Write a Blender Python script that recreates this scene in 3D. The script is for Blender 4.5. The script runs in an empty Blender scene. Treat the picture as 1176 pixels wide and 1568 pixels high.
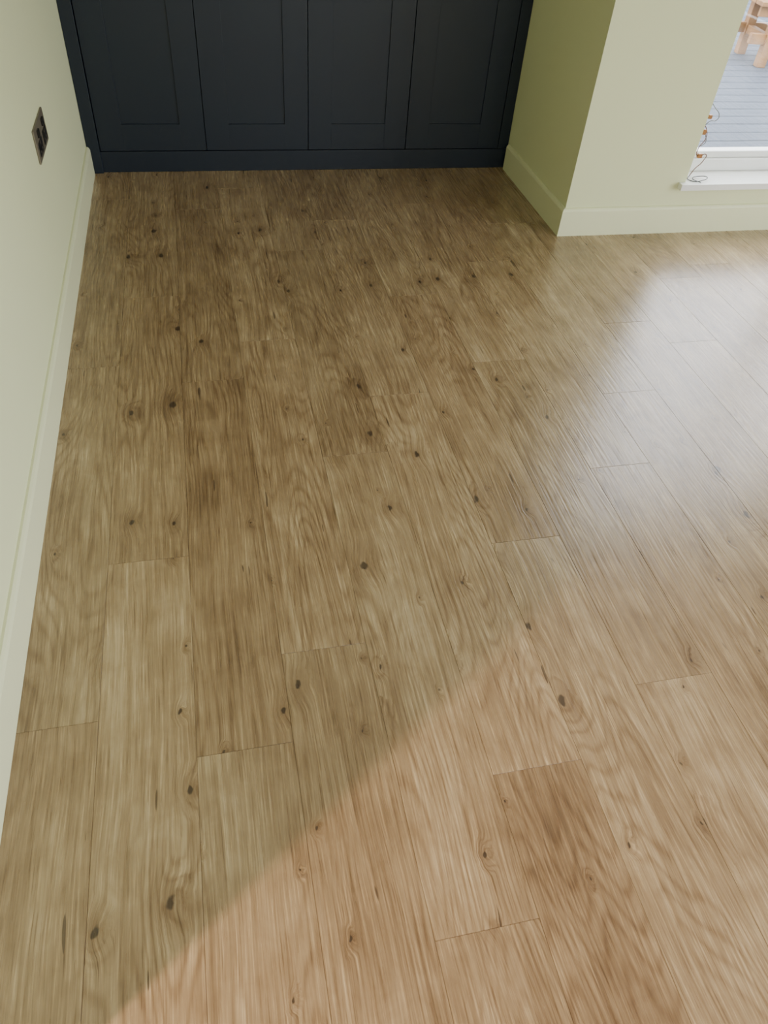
import bpy, bmesh, math, random
from mathutils import Vector, Matrix
random.seed(7)
H=1.36
S=bpy.context.scene
COL=S.collection

# ---------------- material helpers ----------------
def newmat(name):
    m=bpy.data.materials.new(name); m.use_nodes=True
    nt=m.node_tree; nt.nodes.clear()
    out=nt.nodes.new('ShaderNodeOutputMaterial'); b=nt.nodes.new('ShaderNodeBsdfPrincipled')
    nt.links.new(b.outputs[0],out.inputs[0])
    return m,nt,b
class G:
    def __init__(s,nt): s.nt=nt
    def _in(s,sock,v):
        if hasattr(v,'is_linked') or isinstance(v,bpy.types.NodeSocket): s.nt.links.new(v,sock)
        else: sock.default_value=v
    def math(s,op,a,b=0.0,c=None,clamp=False):
        n=s.nt.nodes.new('ShaderNodeMath'); n.operation=op; n.use_clamp=clamp
        s._in(n.inputs[0],a); s._in(n.inputs[1],b)
        if c is not None: s._in(n.inputs[2],c)
        return n.outputs[0]
    def comb(s,x,y,z=0.0):
        n=s.nt.nodes.new('ShaderNodeCombineXYZ')
        for i,v in enumerate((x,y,z)): s._in(n.inputs[i],v)
        return n.outputs[0]
    def sep(s,v):
        n=s.nt.nodes.new('ShaderNodeSeparateXYZ'); s._in(n.inputs[0],v); return n.outputs
    def noise(s,vec,scale=1.0,detail=2.0,rough=.5,dist=0.0):
        n=s.nt.nodes.new('ShaderNodeTexNoise'); s._in(n.inputs['Vector'],vec)
        n.inputs['Scale'].default_value=scale; n.inputs['Detail'].default_value=detail
        n.inputs['Roughness'].default_value=rough; n.inputs['Distortion'].default_value=dist
        return n.outputs[0]
    def ss(s,v,a,b,lo=0.0,hi=1.0):
        n=s.nt.nodes.new('ShaderNodeMapRange'); n.interpolation_type='SMOOTHSTEP'
        s._in(n.inputs[0],v)
        for i,k in enumerate((a,b,lo,hi)): n.inputs[i+1].default_value=k
        return n.outputs[0]
    def ramp(s,v,stops):
        n=s.nt.nodes.new('ShaderNodeValToRGB'); s._in(n.inputs[0],v)
        r=n.color_ramp
        while len(r.elements)<len(stops): r.elements.new(.5)
        for e,(p,c) in zip(r.elements,stops): e.position=p; e.color=(*c,1)
        return n.outputs[0]
    def mix(s,f,a,b,mode='MIX'):
        n=s.nt.nodes.new('ShaderNodeMix'); n.data_type='RGBA'; n.blend_type=mode
        s._in(n.inputs[0],f)
        for i,v in ((6,a),(7,b)):
            if isinstance(v,tuple): v=(*v,1) if len(v)==3 else v
            s._in(n.inputs[i],v)
        return n.outputs[2]
    def bump(s,h,strength,dist):
        n=s.nt.nodes.new('ShaderNodeBump'); s._in(n.inputs['Height'],h)
        n.inputs['Strength'].default_value=strength; n.inputs['Distance'].default_value=dist
        return n.outputs[0]
    def obj(s):
        return s.nt.nodes.new('ShaderNodeTexCoord').outputs['Object']
def lin(r,g,b):
    f=lambda c:(c/255/12.92) if c/255<=.04045 else ((c/255+.055)/1.055)**2.4
    return (f(r),f(g),f(b))

def paint(name,rgb,rough=.5,bstr=.15,bscale=250,var=.03,spec=.5,metal=0):
    m,nt,b=newmat(name); g=G(nt); o=g.obj()
    n=g.noise(o,3,3)
    c=g.mix(n,tuple(x*(1-var) for x in rgb),tuple(min(1,x*(1+var)) for x in rgb))
    nt.links.new(c,b.inputs['Base Color'])
    b.inputs['Roughness'].default_value=rough
    b.inputs['Specular IOR Level'].default_value=spec
    b.inputs['Metallic'].default_value=metal
    if bstr: nt.links.new(g.bump(g.noise(o,bscale,3),bstr,.001),b.inputs['Normal'])
    return m

def woodfloor():
    m,nt,b=newmat('oak_vinyl_plank'); g=G(nt)
    o=g.sep(g.obj())
    at=nt.nodes.new('ShaderNodeAttribute'); at.attribute_name='plank_rand'
    r=g.sep(at.outputs['Color'])
    px=g.math('MULTIPLY_ADD',r[0],17.3,o[0]); py=g.math('MULTIPLY_ADD',r[1],41.7,o[1])
    # knots
    v=nt.nodes.new('ShaderNodeTexVoronoi'); v.voronoi_dimensions='2D'; v.inputs['Scale'].default_value=1
    wob=g.noise(g.comb(g.math('MULTIPLY',px,55),g.math('MULTIPLY',py,40)),1,3)
    nt.links.new(g.comb(g.math('MULTIPLY_ADD',wob,.14,g.math('MULTIPLY',px,8.0)),g.math('MULTIPLY_ADD',wob,.10,g.math('MULTIPLY',py,4.8))),v.inputs['Vector'])
    kd=v.outputs['Distance']; kc=g.sep(v.outputs['Color'])
    has=g.math('GREATER_THAN',kc[0],.45)
    size=g.math('MULTIPLY_ADD',g.math('POWER',kc[1],3.0),.75,.18)
    kdn=g.math('DIVIDE',kd,size)
    knot=g.math('MULTIPLY',g.ss(kdn,.05,.10,1,0),has)
    halo=g.math('MULTIPLY',g.ss(kdn,.03,.60,1,0),has)
    # warped grain coordinate
    n0=g.noise(g.comb(g.math('MULTIPLY',px,3.5),g.math('MULTIPLY',py,1.2)),1,2)
    u=g.math('MULTIPLY_ADD',n0,.055,px)
    u=g.math('MULTIPLY_ADD',halo,.013,u)
    g1=g.noise(g.comb(g.math('MULTIPLY',u,300),g.math('MULTIPLY',py,6)),1,3,.7)
    g2=g.noise(g.comb(g.math('MULTIPLY',u,85),g.math('MULTIPLY',py,1.9)),1,4,.65)
    cath=g.noise(g.comb(g.math('MULTIPLY',u,7),g.math('MULTIPLY',py,1.0)),1,1,.4)
    cath=g.math('MULTIPLY_ADD',halo,.06,cath)
    cath=g.math('MULTIPLY_ADD',g2,.012,cath)
    g3=g.math('POWER',g.math('MULTIPLY_ADD',g.math('SINE',g.math('MULTIPLY',cath,165)),.5,.5),3.0)
    cm=g.ss(g.noise(g.comb(g.math('MULTIPLY',px,5),g.math('MULTIPLY',py,1.3)),1,1),.40,.58)
    bl=g.noise(g.comb(g.math('MULTIPLY',px,15),g.math('MULTIPLY',py,12)),1,4,.65,.5)
    bl2=g.noise(g.comb(g.math('MULTIPLY',px,9),g.math('MULTIPLY',py,3.4)),1,3,.55,.3)
    t=g.math('MULTIPLY',g2,.46)
    t=g.math('MULTIPLY_ADD',g1,.46,t)
    t=g.math('MULTIPLY_ADD',bl,.27,t)
    t=g.math('MULTIPLY_ADD',bl2,.35,t)
    t=g.math('ADD',t,-.27)
    t=g.math('MULTIPLY_ADD',r[2],.34,g.math('ADD',t,-.17))
    col=g.ramp(t,[(.20,lin(92,72,50)),(.38,lin(138,114,84)),(.55,lin(169,146,113)),(.76,lin(207,188,154))])
    col=g.mix(g.math('MULTIPLY',r[1],.35),col,g.mix(1.0,col,(.97,.88,.83),'MULTIPLY'))
    col=g.mix(g.math('MULTIPLY',g3,g.math('MULTIPLY_ADD',cm,.55,.05)),col,g.mix(1.0,col,(.57,.49,.42),'MULTIPLY'))
    pore=g.ss(g1,.34,.385,.62,0)
    col=g.mix(pore,col,g.mix(1.0,col,(.56,.50,.44),'MULTIPLY'))
    lt=g.ss(g1,.58,.625,0,.50)
    col=g.mix(lt,col,g.mix(1.0,col,(1.35,1.35,1.32),'MULTIPLY'))
    ck=g.noise(g.comb(g.math('MULTIPLY',u,75),g.math('MULTIPLY',py,7)),1,1,.4)
    col=g.mix(g.ss(ck,.76,.775,0,.75),col,lin(66,48,34))
    col=g.mix(g.math('MULTIPLY',halo,.45),col,g.mix(1.0,col,(.52,.42,.34),'MULTIPLY'))
    col=g.mix(g.math('MULTIPLY',knot,.85),col,lin(54,40,29))
    edge=g.math('MULTIPLY',g.math('SUBTRACT',1.0,at.outputs['Alpha']),.45)
    col=g.mix(edge,col,g.mix(1.0,col,(.42,.38,.34),'MULTIPLY'))
    nt.links.new(col,b.inputs['Base Color'])
    g4=g.noise(g.comb(g.math('MULTIPLY',u,150),g.math('MULTIPLY',py,5)),1,1,.5)
    h=g.math('MULTIPLY_ADD',g4,.5,g.math('MULTIPLY',g2,.4))
    nt.links.new(g.bump(h,.6,.0018),b.inputs['Normal'])
    nt.links.new(g.math('MULTIPLY_ADD',g4,.2,.18),b.inputs['Roughness'])
    b.inputs['Specular IOR Level'].default_value=.75
    return m

def pine():
    m,nt,b=newmat('pine_timber'); g=G(nt); o=g.sep(g.obj())
    n=g.noise(g.comb(g.math('MULTIPLY',o[0],9),g.math('MULTIPLY',o[1],9),g.math('MULTIPLY',o[2],9)),1,4)
    nt.links.new(g.ramp(n,[(.3,lin(120,84,48)),(.7,lin(150,108,66))]),b.inputs['Base Color'])
    b.inputs['Roughness'].default_value=.7
    return m
def deckmat():
    m,nt,b=newmat('grey_deck_board'); g=G(nt); o=g.sep(g.obj())
    n=g.noise(g.comb(g.math('MULTIPLY',o[0],1.5),g.math('MULTIPLY',o[1],60),0.0),1,4)
    nt.links.new(g.ramp(n,[(.3,lin(60,67,78)),(.7,lin(78,86,98))]),b.inputs['Base Color'])
    b.inputs['Roughness'].default_value=.8
    b.inputs['Specular IOR Level'].default_value=.2
    return m
def glassmat():
    m=bpy.data.materials.new('window_glass'); m.use_nodes=True; nt=m.node_tree; nt.nodes.clear()
    out=nt.nodes.new('ShaderNodeOutputMaterial'); mx=nt.nodes.new('ShaderNodeMixShader')
    t=nt.nodes.new('ShaderNodeBsdfTransparent'); gl=nt.nodes.new('ShaderNodeBsdfGlossy'); gl.inputs['Roughness'].default_value=0.0
    mx.inputs[0].default_value=.06
    nt.links.new(t.outputs[0],mx.inputs[1]); nt.links.new(gl.outputs[0],mx.inputs[2]); nt.links.new(mx.outputs[0],out.inputs[0])
    return m

M_wall=paint('pale_green_wall_paint',lin(223,227,186),.75,.2,180,.015,.3)
M_trim=paint('cream_trim_paint',lin(228,231,193),.45,.05,60,.01,.4)
M_navy=paint('navy_cabinet_paint',lin(21,31,44),.42,.06,300,.04,.45)
M_gap=paint('shadow_gap_black',lin(8,9,11),.8,0)
M_white=paint('white_upvc',lin(238,238,236),.3,0)
M_ceil=paint('white_ceiling_paint',lin(238,238,230),.9,.1)
M_plate=paint('brushed_steel_plate',lin(128,120,104),.4,0,metal=.4)
M_black=paint('black_plastic',lin(20,18,16),.35,0)
M_cable=paint('cable_brown',lin(100,62,40),.5,0)
M_cablew=paint('cable_white',lin(120,120,120),.5,0)
M_conn=paint('cable_connector',lin(150,100,50),.5,0)
M_floor=woodfloor(); M_pine=pine(); M_deck=deckmat(); M_glass=glassmat()
M_grey=paint('render_garden_wall',lin(120,120,120),.9,.1)

# ---------------- mesh helpers ----------------
def addbox(bm,x0,x1,y0,y1,z0,z1,mi=0,M=None,bev=0):
    g=bmesh.ops.create_cube(bm,size=1.0)
    vs=g['verts']
    for v in vs:
        v.co=Vector((x0+(v.co.x+.5)*(x1-x0),y0+(v.co.y+.5)*(y1-y0),z0+(v.co.z+.5)*(z1-z0)))
    if M is not None:
        for v in vs: v.co=M@v.co
    fs={f for v in vs for f in v.link_faces}
    for f in fs: f.material_index=mi
    if bev:
        es={e for v in vs for e in v.link_edges}
        r=bmesh.ops.bevel(bm,geom=list(es),offset=bev,segments=2,affect='EDGES',profile=.5)
        for f in r['faces']: f.material_index=mi
def mk(name,bm,mats,parent=None):
    me=bpy.data.meshes.new(name); bm.to_mesh(me); bm.free()
    ob=bpy.data.objects.new(name,me); COL.objects.link(ob)
    for m in mats: me.materials.append(m)
    if parent: ob.parent=parent
    return ob
def empty(name,loc=(0,0,0)):
    e=bpy.data.objects.new(name,None); COL.objects.link(e); e.empty_display_size=.1; return e
def boxes(name,lst,mats,parent=None,bev=0):
    bm=bmesh.new()
    for b in lst:
        mi=b[6] if len(b)>6 else 0
        addbox(bm,*b[:6],mi,None,bev)
    return mk(name,bm,mats,parent)
def extrude(name,prof,p0,p1,nrm,mats,m0=0,m1=0):
    bm=bmesh.new(); d=(Vector(p1)-Vector(p0)).normalized(); n=Vector(nrm)
    A=[];B=[]
    for o,z in prof:
        a=Vector(p0)+n*o-d*o*m0; c=Vector(p1)+n*o+d*o*m1
        A.append(bm.verts.new((a.x,a.y,z))); B.append(bm.verts.new((c.x,c.y,z)))
    k=len(prof)
    for i in range(k):
        j=(i+1)%k; bm.faces.new((A[i],A[j],B[j],B[i]))
    bm.faces.new(A[::-1]); bm.faces.new(B)
    bmesh.ops.recalc_face_normals(bm,faces=bm.faces)
    return mk(name,bm,mats)

# ---------------- dimensions ----------------
XL=-.473; XR=1.4535; YW=2.815; YC=2.608*H; CEIL=2.4
XE=4.6; YB=-3.0; XF=-3.0; YEND=.16; BT=.015; BH=.115

# ---------------- floor ----------------
pitch=.1356*H; L=1.22
offs={-4:.90,-3:.52,-2:.671,-1:.2315,0:.4205,1:.8485,2:.523,3:1.02,4:1.263,5:.66,6:1.45,7:1.775,8:.95,-5:.60}
tones={(-4,-1):.66,(-4,0):.48,(-3,-1):.52,(-3,0):.40,(-3,1):.38,(-2,-1):.42,(-2,0):.55,(-1,-1):.48,(-1,0):.60,(-1,1):.45,
 (0,-1):.30,(0,0):.66,(0,1):.58,(1,-1):.60,(1,0):.50,(2,-1):.70,(2,0):.44,(3,-1):.5,(3,0):.55,(-5,-1):.5,(-5,0):.5,(-5,1):.45}
bm=bmesh.new(); lay=bm.loops.layers.float_color.new('plank_rand')
c=.0007; dz=.0008
for k in range(-19,26):
    x0=(.317+.1356*k)*H; x1=x0+pitch
    if x1<XF or x0>XE: continue
    ymax=YC+.05 if x0<XR else YW+.02
    off=offs.get(k,random.random()*.9)*H
    n0=math.floor((YB-off)/L)
    for n in range(n0,8):
        y0=off+n*L; y1=y0+L
        y0=max(y0,YB); y1=min(y1,ymax)
        if y1-y0<.01: continue
        col=(random.random(),random.random(),tones.get((k,n),.38+.24*random.random()),1)
        o=[bm.verts.new(p) for p in ((x0,y0,-dz),(x1,y0,-dz),(x1,y1,-dz),(x0,y1,-dz))]
        i=[bm.verts.new(p) for p in ((x0+c,y0+c,0),(x1-c,y0+c,0),(x1-c,y1-c,0),(x0+c,y1-c,0))]
        fs=[bm.faces.new(i)]
        for a in range(4):
            b_=(a+1)%4; fs.append(bm.faces.new((o[a],o[b_],i[b_],i[a])))
        for q,f in enumerate(fs):
            for lp in f.loops: lp[lay]=(col[0],col[1],col[2],1.0 if q==0 else 0.0)
mk('floor',bm,[M_floor])
boxes('floor_slab',[(XF,XE,YB,YW+.02,-.12,-.002),(XL,XR,YW,YC+.6,-.12,-.002)],[M_ceil])

# ---------------- walls ----------------
YBK=YC+.55
boxes('wall_left',[(XL-.12,XL,YEND,YBK,0,CEIL)],[M_wall])
boxes('wall_back',[(XL-.12,XR+.3,YBK,YBK+.12,0,CEIL)],[M_wall])
boxes('wall_alcove',[(XR,XR+.3,YW+.3,YBK,0,CEIL)],[M_wall])
WX0=1.447*H; WX1=WX0+1.75; WZ0=.188; WZ1=2.1; WT=.30
boxes('wall_front',[(XR,WX0,YW,YW+WT,0,CEIL),(WX1,XE+.12,YW,YW+WT,0,CEIL),(WX0,WX1,YW,YW+WT,0,WZ0),(WX0,WX1,YW,YW+WT,WZ1,CEIL)],[M_wall])
DY0,DY1=-1.9,1.5
boxes('wall_right',[(XE,XE+.12,YB,DY0,0,CEIL),(XE,XE+.12,DY1,YW,0,CEIL),(XE,XE+.12,DY0,DY1,2.1,CEIL)],[M_wall])
RX0,RX1,RZ0,RZ1=.6,2.5,.9,2.1
boxes('wall_rear',[(XF,RX0,YB-.12,YB,0,CEIL),(RX1,XE,YB-.12,YB,0,CEIL),(RX0,RX1,YB-.12,YB,0,RZ0),(RX0,RX1,YB-.12,YB,RZ1,CEIL)],[M_wall])
boxes('wall_side',[(XF-.12,XF,YB,YEND+.12,0,CEIL)],[M_wall])
boxes('wall_hall',[(XF,XL-.12,YEND,YEND+.12,0,CEIL)],[M_wall])
boxes('ceiling',[(XF-.12,XE+.12,YB-.12,YW+WT,CEIL,CEIL+.1),(XL-.12,XR+.3,YW+WT,YBK+.12,CEIL,CEIL+.1)],[M_ceil])

prof=[(0,0),(BT,0),(BT,BH-.012),(BT-.004,BH-.004),(BT-.009,BH),(0,BH)]
extrude('baseboard_left',prof,(XL,YEND),(XL,YC-.02),(1,0),[M_trim])
extrude('baseboard_alcove',prof,(XR,YW),(XR,YC-.02),(-1,0),[M_trim],m0=1)
extrude('baseboard_front',prof,(XR,YW),(XE,YW),(0,-1),[M_trim],m0=1)

# ---------------- cabinets ----------------
cab=empty('fitted_wardrobe')
bm=bmesh.new()
x0=XL+.001; x1=XR-.001; yd=YC-.0; top=2.35; pz=.066*H
addbox(bm,x0,x1,yd+.022,yd+.54,pz,top,1)
addbox(bm,x0,x1,yd+.0,yd+.03,0.0,pz-.003,0,None,.0015)
E=[-.308,.024,.358,.693,1.030]; E=[e*H for e in E]
addbox(bm,x0,E[0]-.002,yd-.012,yd+.03,0,top,0,None,.0015)
addbox(bm,E[-1]+.002,x1,yd-.002,yd+.03,pz,top,0,None,.0015)
mk('carcass',bm,[M_navy,M_gap],cab)
for i in range(4):
    a=E[i]+.0015; b_=E[i+1]-.0015; st=.103; z0=pz+.001; z1=top-.04
    bm=bmesh.new()
    F=(yd-.002,yd+.020)
    addbox(bm,a,a+st,*F,z0,z1,0,None,.001); addbox(bm,b_-st,b_,*F,z0,z1,0,None,.001)
    addbox(bm,a+st-.0005,b_-st+.0005,*F,z0,z0+.108,0,None,.001); addbox(bm,a+st-.0005,b_-st+.0005,*F,z1-.108,z1,0,None,.001)
    addbox(bm,a+st-.002,b_-st+.002,yd+.005,yd+.018,z0+.1,z1-.1,0)
    mk('door_%d'%(i+1),bm,[M_navy],cab)

# ---------------- socket ----------------
sk=empty('wall_socket')
yc=1.894*H; zc=.357*H; w2=.110; h2=.047
bm=bmesh.new()
addbox(bm,XL,XL+.006,yc-w2,yc+w2,zc-h2,zc+h2,0,None,.002)
for s in (-1,1):
    cy=yc+s*.052
    addbox(bm,XL+.005,XL+.0075,cy-.036,cy+.036,zc-.034,zc+.004,1,None,.001)
    addbox(bm,XL+.005,XL+.011,cy-.013,cy+.013,zc+.013,zc+.034,1,None,.0015)
    addbox(bm,XL+.007,XL+.008,cy-.004,cy+.004,zc-.008,zc+.002,0)
    for q in (-1,1): addbox(bm,XL+.007,XL+.008,cy+q*.016-.005,cy+q*.016+.005,zc-.026,zc-.020,0)
mk('plate',bm,[M_plate,M_black],sk)

# ---------------- window ----------------
win=empty('window_1')
yf=2.152*H
boxes('sill',[(WX0-.03,WX1+.03,YW-.03,YW,WZ0,WZ0+.024),(WX0,WX1,YW-.0,yf+.02,WZ0,WZ0+.024)],[M_white],win)
zs=WZ0+.024
fr=[(WX0,WX1,yf,yf+.06,zs,zs+.05),(WX0,WX1,yf+.012,yf+.06,zs+.05,zs+.078),(WX0,WX1,yf,yf+.06,WZ1-.07,WZ1),(WX0,WX0+.06,yf,yf+.06,zs,WZ1),(WX1-.06,WX1,yf,yf+.06,zs,WZ1),
    (WX0+.85,WX0+.92,yf,yf+.06,zs,WZ1),(WX0-.0,WX1,yf+.06,YW+WT+.03,zs-.03,zs+.01)]
bm=bmesh.new()
for f in fr: addbox(bm,*f,0,None,.004)
mk('frame',bm,[M_white],win)
boxes('glass',[(WX0+.05,WX1-.05,yf+.03,yf+.034,zs+.07,WZ1-.06)],[M_glass],win)

d2=empty('door_1')  # invented patio door, out of view, lets daylight in from the right
bm=bmesh.new()
for yy in (DY0,(DY0+DY1)/2-.04,DY1-.08): addbox(bm,XE+.03,XE+.09,yy,yy+.08,0,2.1,0,None,.004)
addbox(bm,XE+.03,XE+.09,DY0,DY1,0,.06,0); addbox(bm,XE+.03,XE+.09,DY0,DY1,2.02,2.1,0)
mk('added_patio_frame',bm,[M_white],d2)
boxes('added_patio_glass',[(XE+.055,XE+.06,DY0+.05,DY1-.05,.05,2.05)],[M_glass],d2)
w3=empty('added_rear_window')  # unseen rear window, added for more soft light from behind
bm=bmesh.new()
for xx in (RX0,(RX0+RX1)/2-.03,RX1-.06): addbox(bm,xx,xx+.06,YB-.09,YB-.03,RZ0,RZ1,0,None,.004)
addbox(bm,RX0,RX1,YB-.09,YB-.03,RZ0,RZ0+.06,0); addbox(bm,RX0,RX1,YB-.09,YB-.03,RZ1-.06,RZ1,0)
mk('added_rear_frame',bm,[M_white],w3)

# ---------------- cables ----------------
cb=empty('window_cables')
def cable(name,pts,r,mat):
    cu=bpy.data.curves.new(name,'CURVE'); cu.dimensions='3D'; cu.bevel_depth=r; cu.bevel_resolution=3; cu.resolution_u=10
    sp=cu.splines.new('BEZIER'); sp.bezier_points.add(len(pts)-1)
    for p,q in zip(sp.bezier_points,pts): p.co=q; p.handle_left_type=p.handle_right_type='AUTO'
    ob=bpy.data.objects.new(name,cu); COL.objects.link(ob); cu.materials.append(mat); ob.parent=cb
Y0=2.885
cable('cable_upper',[(2.02,yf-.002,.50),(2.035,Y0,.475),(2.055,Y0-.01,.455),(2.06,Y0,.43),(2.03,Y0,.425),(2.022,Y0+.01,.39),(2.035,Y0,.37),(2.045,Y0,.345),(2.03,Y0,.33)],.0016,M_cablew)
cable('cable_lower',[(2.01,yf-.002,.42),(2.025,Y0,.40),(2.04,Y0,.36),(2.022,Y0,.32),(2.03,Y0,.29),(2.06,Y0-.01,.30),(2.065,Y0,.27),(2.03,Y0-.01,.24),(2.01,Y0-.02,.217)],.0018,M_cable)
zl=zs+.003
cable('cable_loop',[(2.01,Y0-.02,zl),(1.99,Y0-.04,zl),(2.0,Y0-.07,zl),(2.04,Y0-.075,zl+.004),(2.075,Y0-.05,zl+.008),(2.05,Y0-.03,zl+.004),(2.01,Y0-.05,zl+.002),(2.03,Y0-.085,zl)],.0016,M_black)
bm=bmesh.new()
addbox(bm,2.015,2.03,Y0-.007,Y0+.007,.375,.395,0,None,.002); addbox(bm,2.03,2.05,Y0-.007,Y0+.007,.283,.30,0,None,.002)
addbox(bm,2.017,2.033,Y0-.006,Y0+.006,.435,.45,0,None,.002)
mk('connectors',bm,[M_conn],cb)

# ---------------- outside ----------------
ZD=-.14
bm=bmesh.new(); y=YW+WT+.0
while y<10.3:
    addbox(bm,-1,11,y,y+.138,ZD-.03,ZD,0,None,.004); y+=.147
mk('decking',bm,[M_deck])
boxes('deck_base',[(-3,13,-6,10.45,ZD-.2,ZD-.05)],[M_gap])
boxes('garden_wall',[(-1,11,10.6,10.8,ZD-.05,.75)],[M_grey])
pt=empty('garden_bench')
T=Matrix.Translation((4.22,5.88,ZD+.002))@Matrix.Rotation(math.radians(-8),4,'Z')
bm=bmesh.new()
for i in range(4): addbox(bm,0,1.5,-.04+i*.125,-.04+i*.125+.115,.40,.43,0,T,.004)
addbox(bm,.02,1.48,.0,.045,.15,.22,0,T,.004); addbox(bm,.02,1.48,.38,.425,.15,.22,0,T,.004)
addbox(bm,.02,1.48,.0,.03,.33,.40,0,T,.004)
for xx in (.14,1.30):
    for yy in (.0,.38): addbox(bm,xx,xx+.07,yy-.02,yy+.05,0,.40,0,T,.004)
    addbox(bm,xx+.01,xx+.06,0,.42,.15,.21,0,T,.004)
for xx in (.14,1.30): addbox(bm,xx,xx+.07,.40,.45,.40,.85,0,T,.004)
for zz in (.55,.70): addbox(bm,0,1.5,.385,.41,zz,zz+.1,0,T,.004)
mk('timber_frame',bm,[M_pine],pt)

# ---------------- lights ----------------
w=bpy.data.worlds.new('sky'); S.world=w; w.use_nodes=True; nt=w.node_tree; nt.nodes.clear()
out=nt.nodes.new('ShaderNodeOutputWorld'); bg=nt.nodes.new('ShaderNodeBackground')
bg.inputs[0].default_value=(.90,.94,1,1); bg.inputs[1].default_value=11.0
nt.links.new(bg.outputs[0],out.inputs[0])
def portal(name,loc,rot,sx,sy):
    l=bpy.data.lights.new(name,'AREA'); l.shape='RECTANGLE'; l.size=sx; l.size_y=sy
    o=bpy.data.objects.new(name,l); o.location=loc; o.rotation_euler=rot; COL.objects.link(o)
    l.cycles.is_portal=True
portal('window_portal',((WX0+WX1)/2,YW+WT+.02,(WZ0+WZ1)/2),(math.radians(-90),0,0),WX1-WX0,WZ1-WZ0)
portal('added_patio_portal',(XE+.13,(DY0+DY1)/2,1.05),(0,math.radians(90),0),2.1,DY1-DY0)  # sky sampling for the invented patio opening
portal('added_rear_portal',((RX0+RX1)/2,YB-.13,(RZ0+RZ1)/2),(math.radians(90),0,0),RX1-RX0,RZ1-RZ0)  # sky sampling for the added rear opening

added_lamp=empty('added_spotlight')  # invented off-view spotlight, added to cast the warm patch on the floor
lp=Vector((-2.03,-.91,2.30))
bm=bmesh.new()
bmesh.ops.create_cone(bm,cap_ends=True,segments=32,radius1=.035,radius2=.03,depth=.10,matrix=Matrix.Translation(lp+Vector((0,0,.052))))
mk('added_spot_housing',bm,[M_white],added_lamp)
l=bpy.data.lights.new('added_spot','SPOT'); l.energy=440; l.color=(1,.68,.53); l.shadow_soft_size=.05; l.spot_size=math.radians(36); l.spot_blend=1
o=bpy.data.objects.new('added_spot',l); COL.objects.link(o); o.parent=added_lamp; o.location=lp-Vector((0,0,.06))
tgt=Vector((.15,.04,0)); o.rotation_euler=(tgt-o.location).to_track_quat('-Z','Y').to_euler()

# ---------------- camera ----------------
f=1138.0
X=Vector((5750,598,-f)).normalized()
Z=Vector((108,1127,f)).normalized()
X=(X-Z*X.dot(Z)).normalized(); Y=Z.cross(X)
R=Matrix((X,Y,Z))
cam=bpy.data.cameras.new('camera'); co=bpy.data.objects.new('camera',cam); COL.objects.link(co)
cam.sensor_fit='VERTICAL'; cam.sensor_height=36; cam.sensor_width=27; cam.lens=36*f/1568; cam.clip_start=.02
co.matrix_world=Matrix.Translation((0,0,H))@R.to_4x4()
S.camera=co
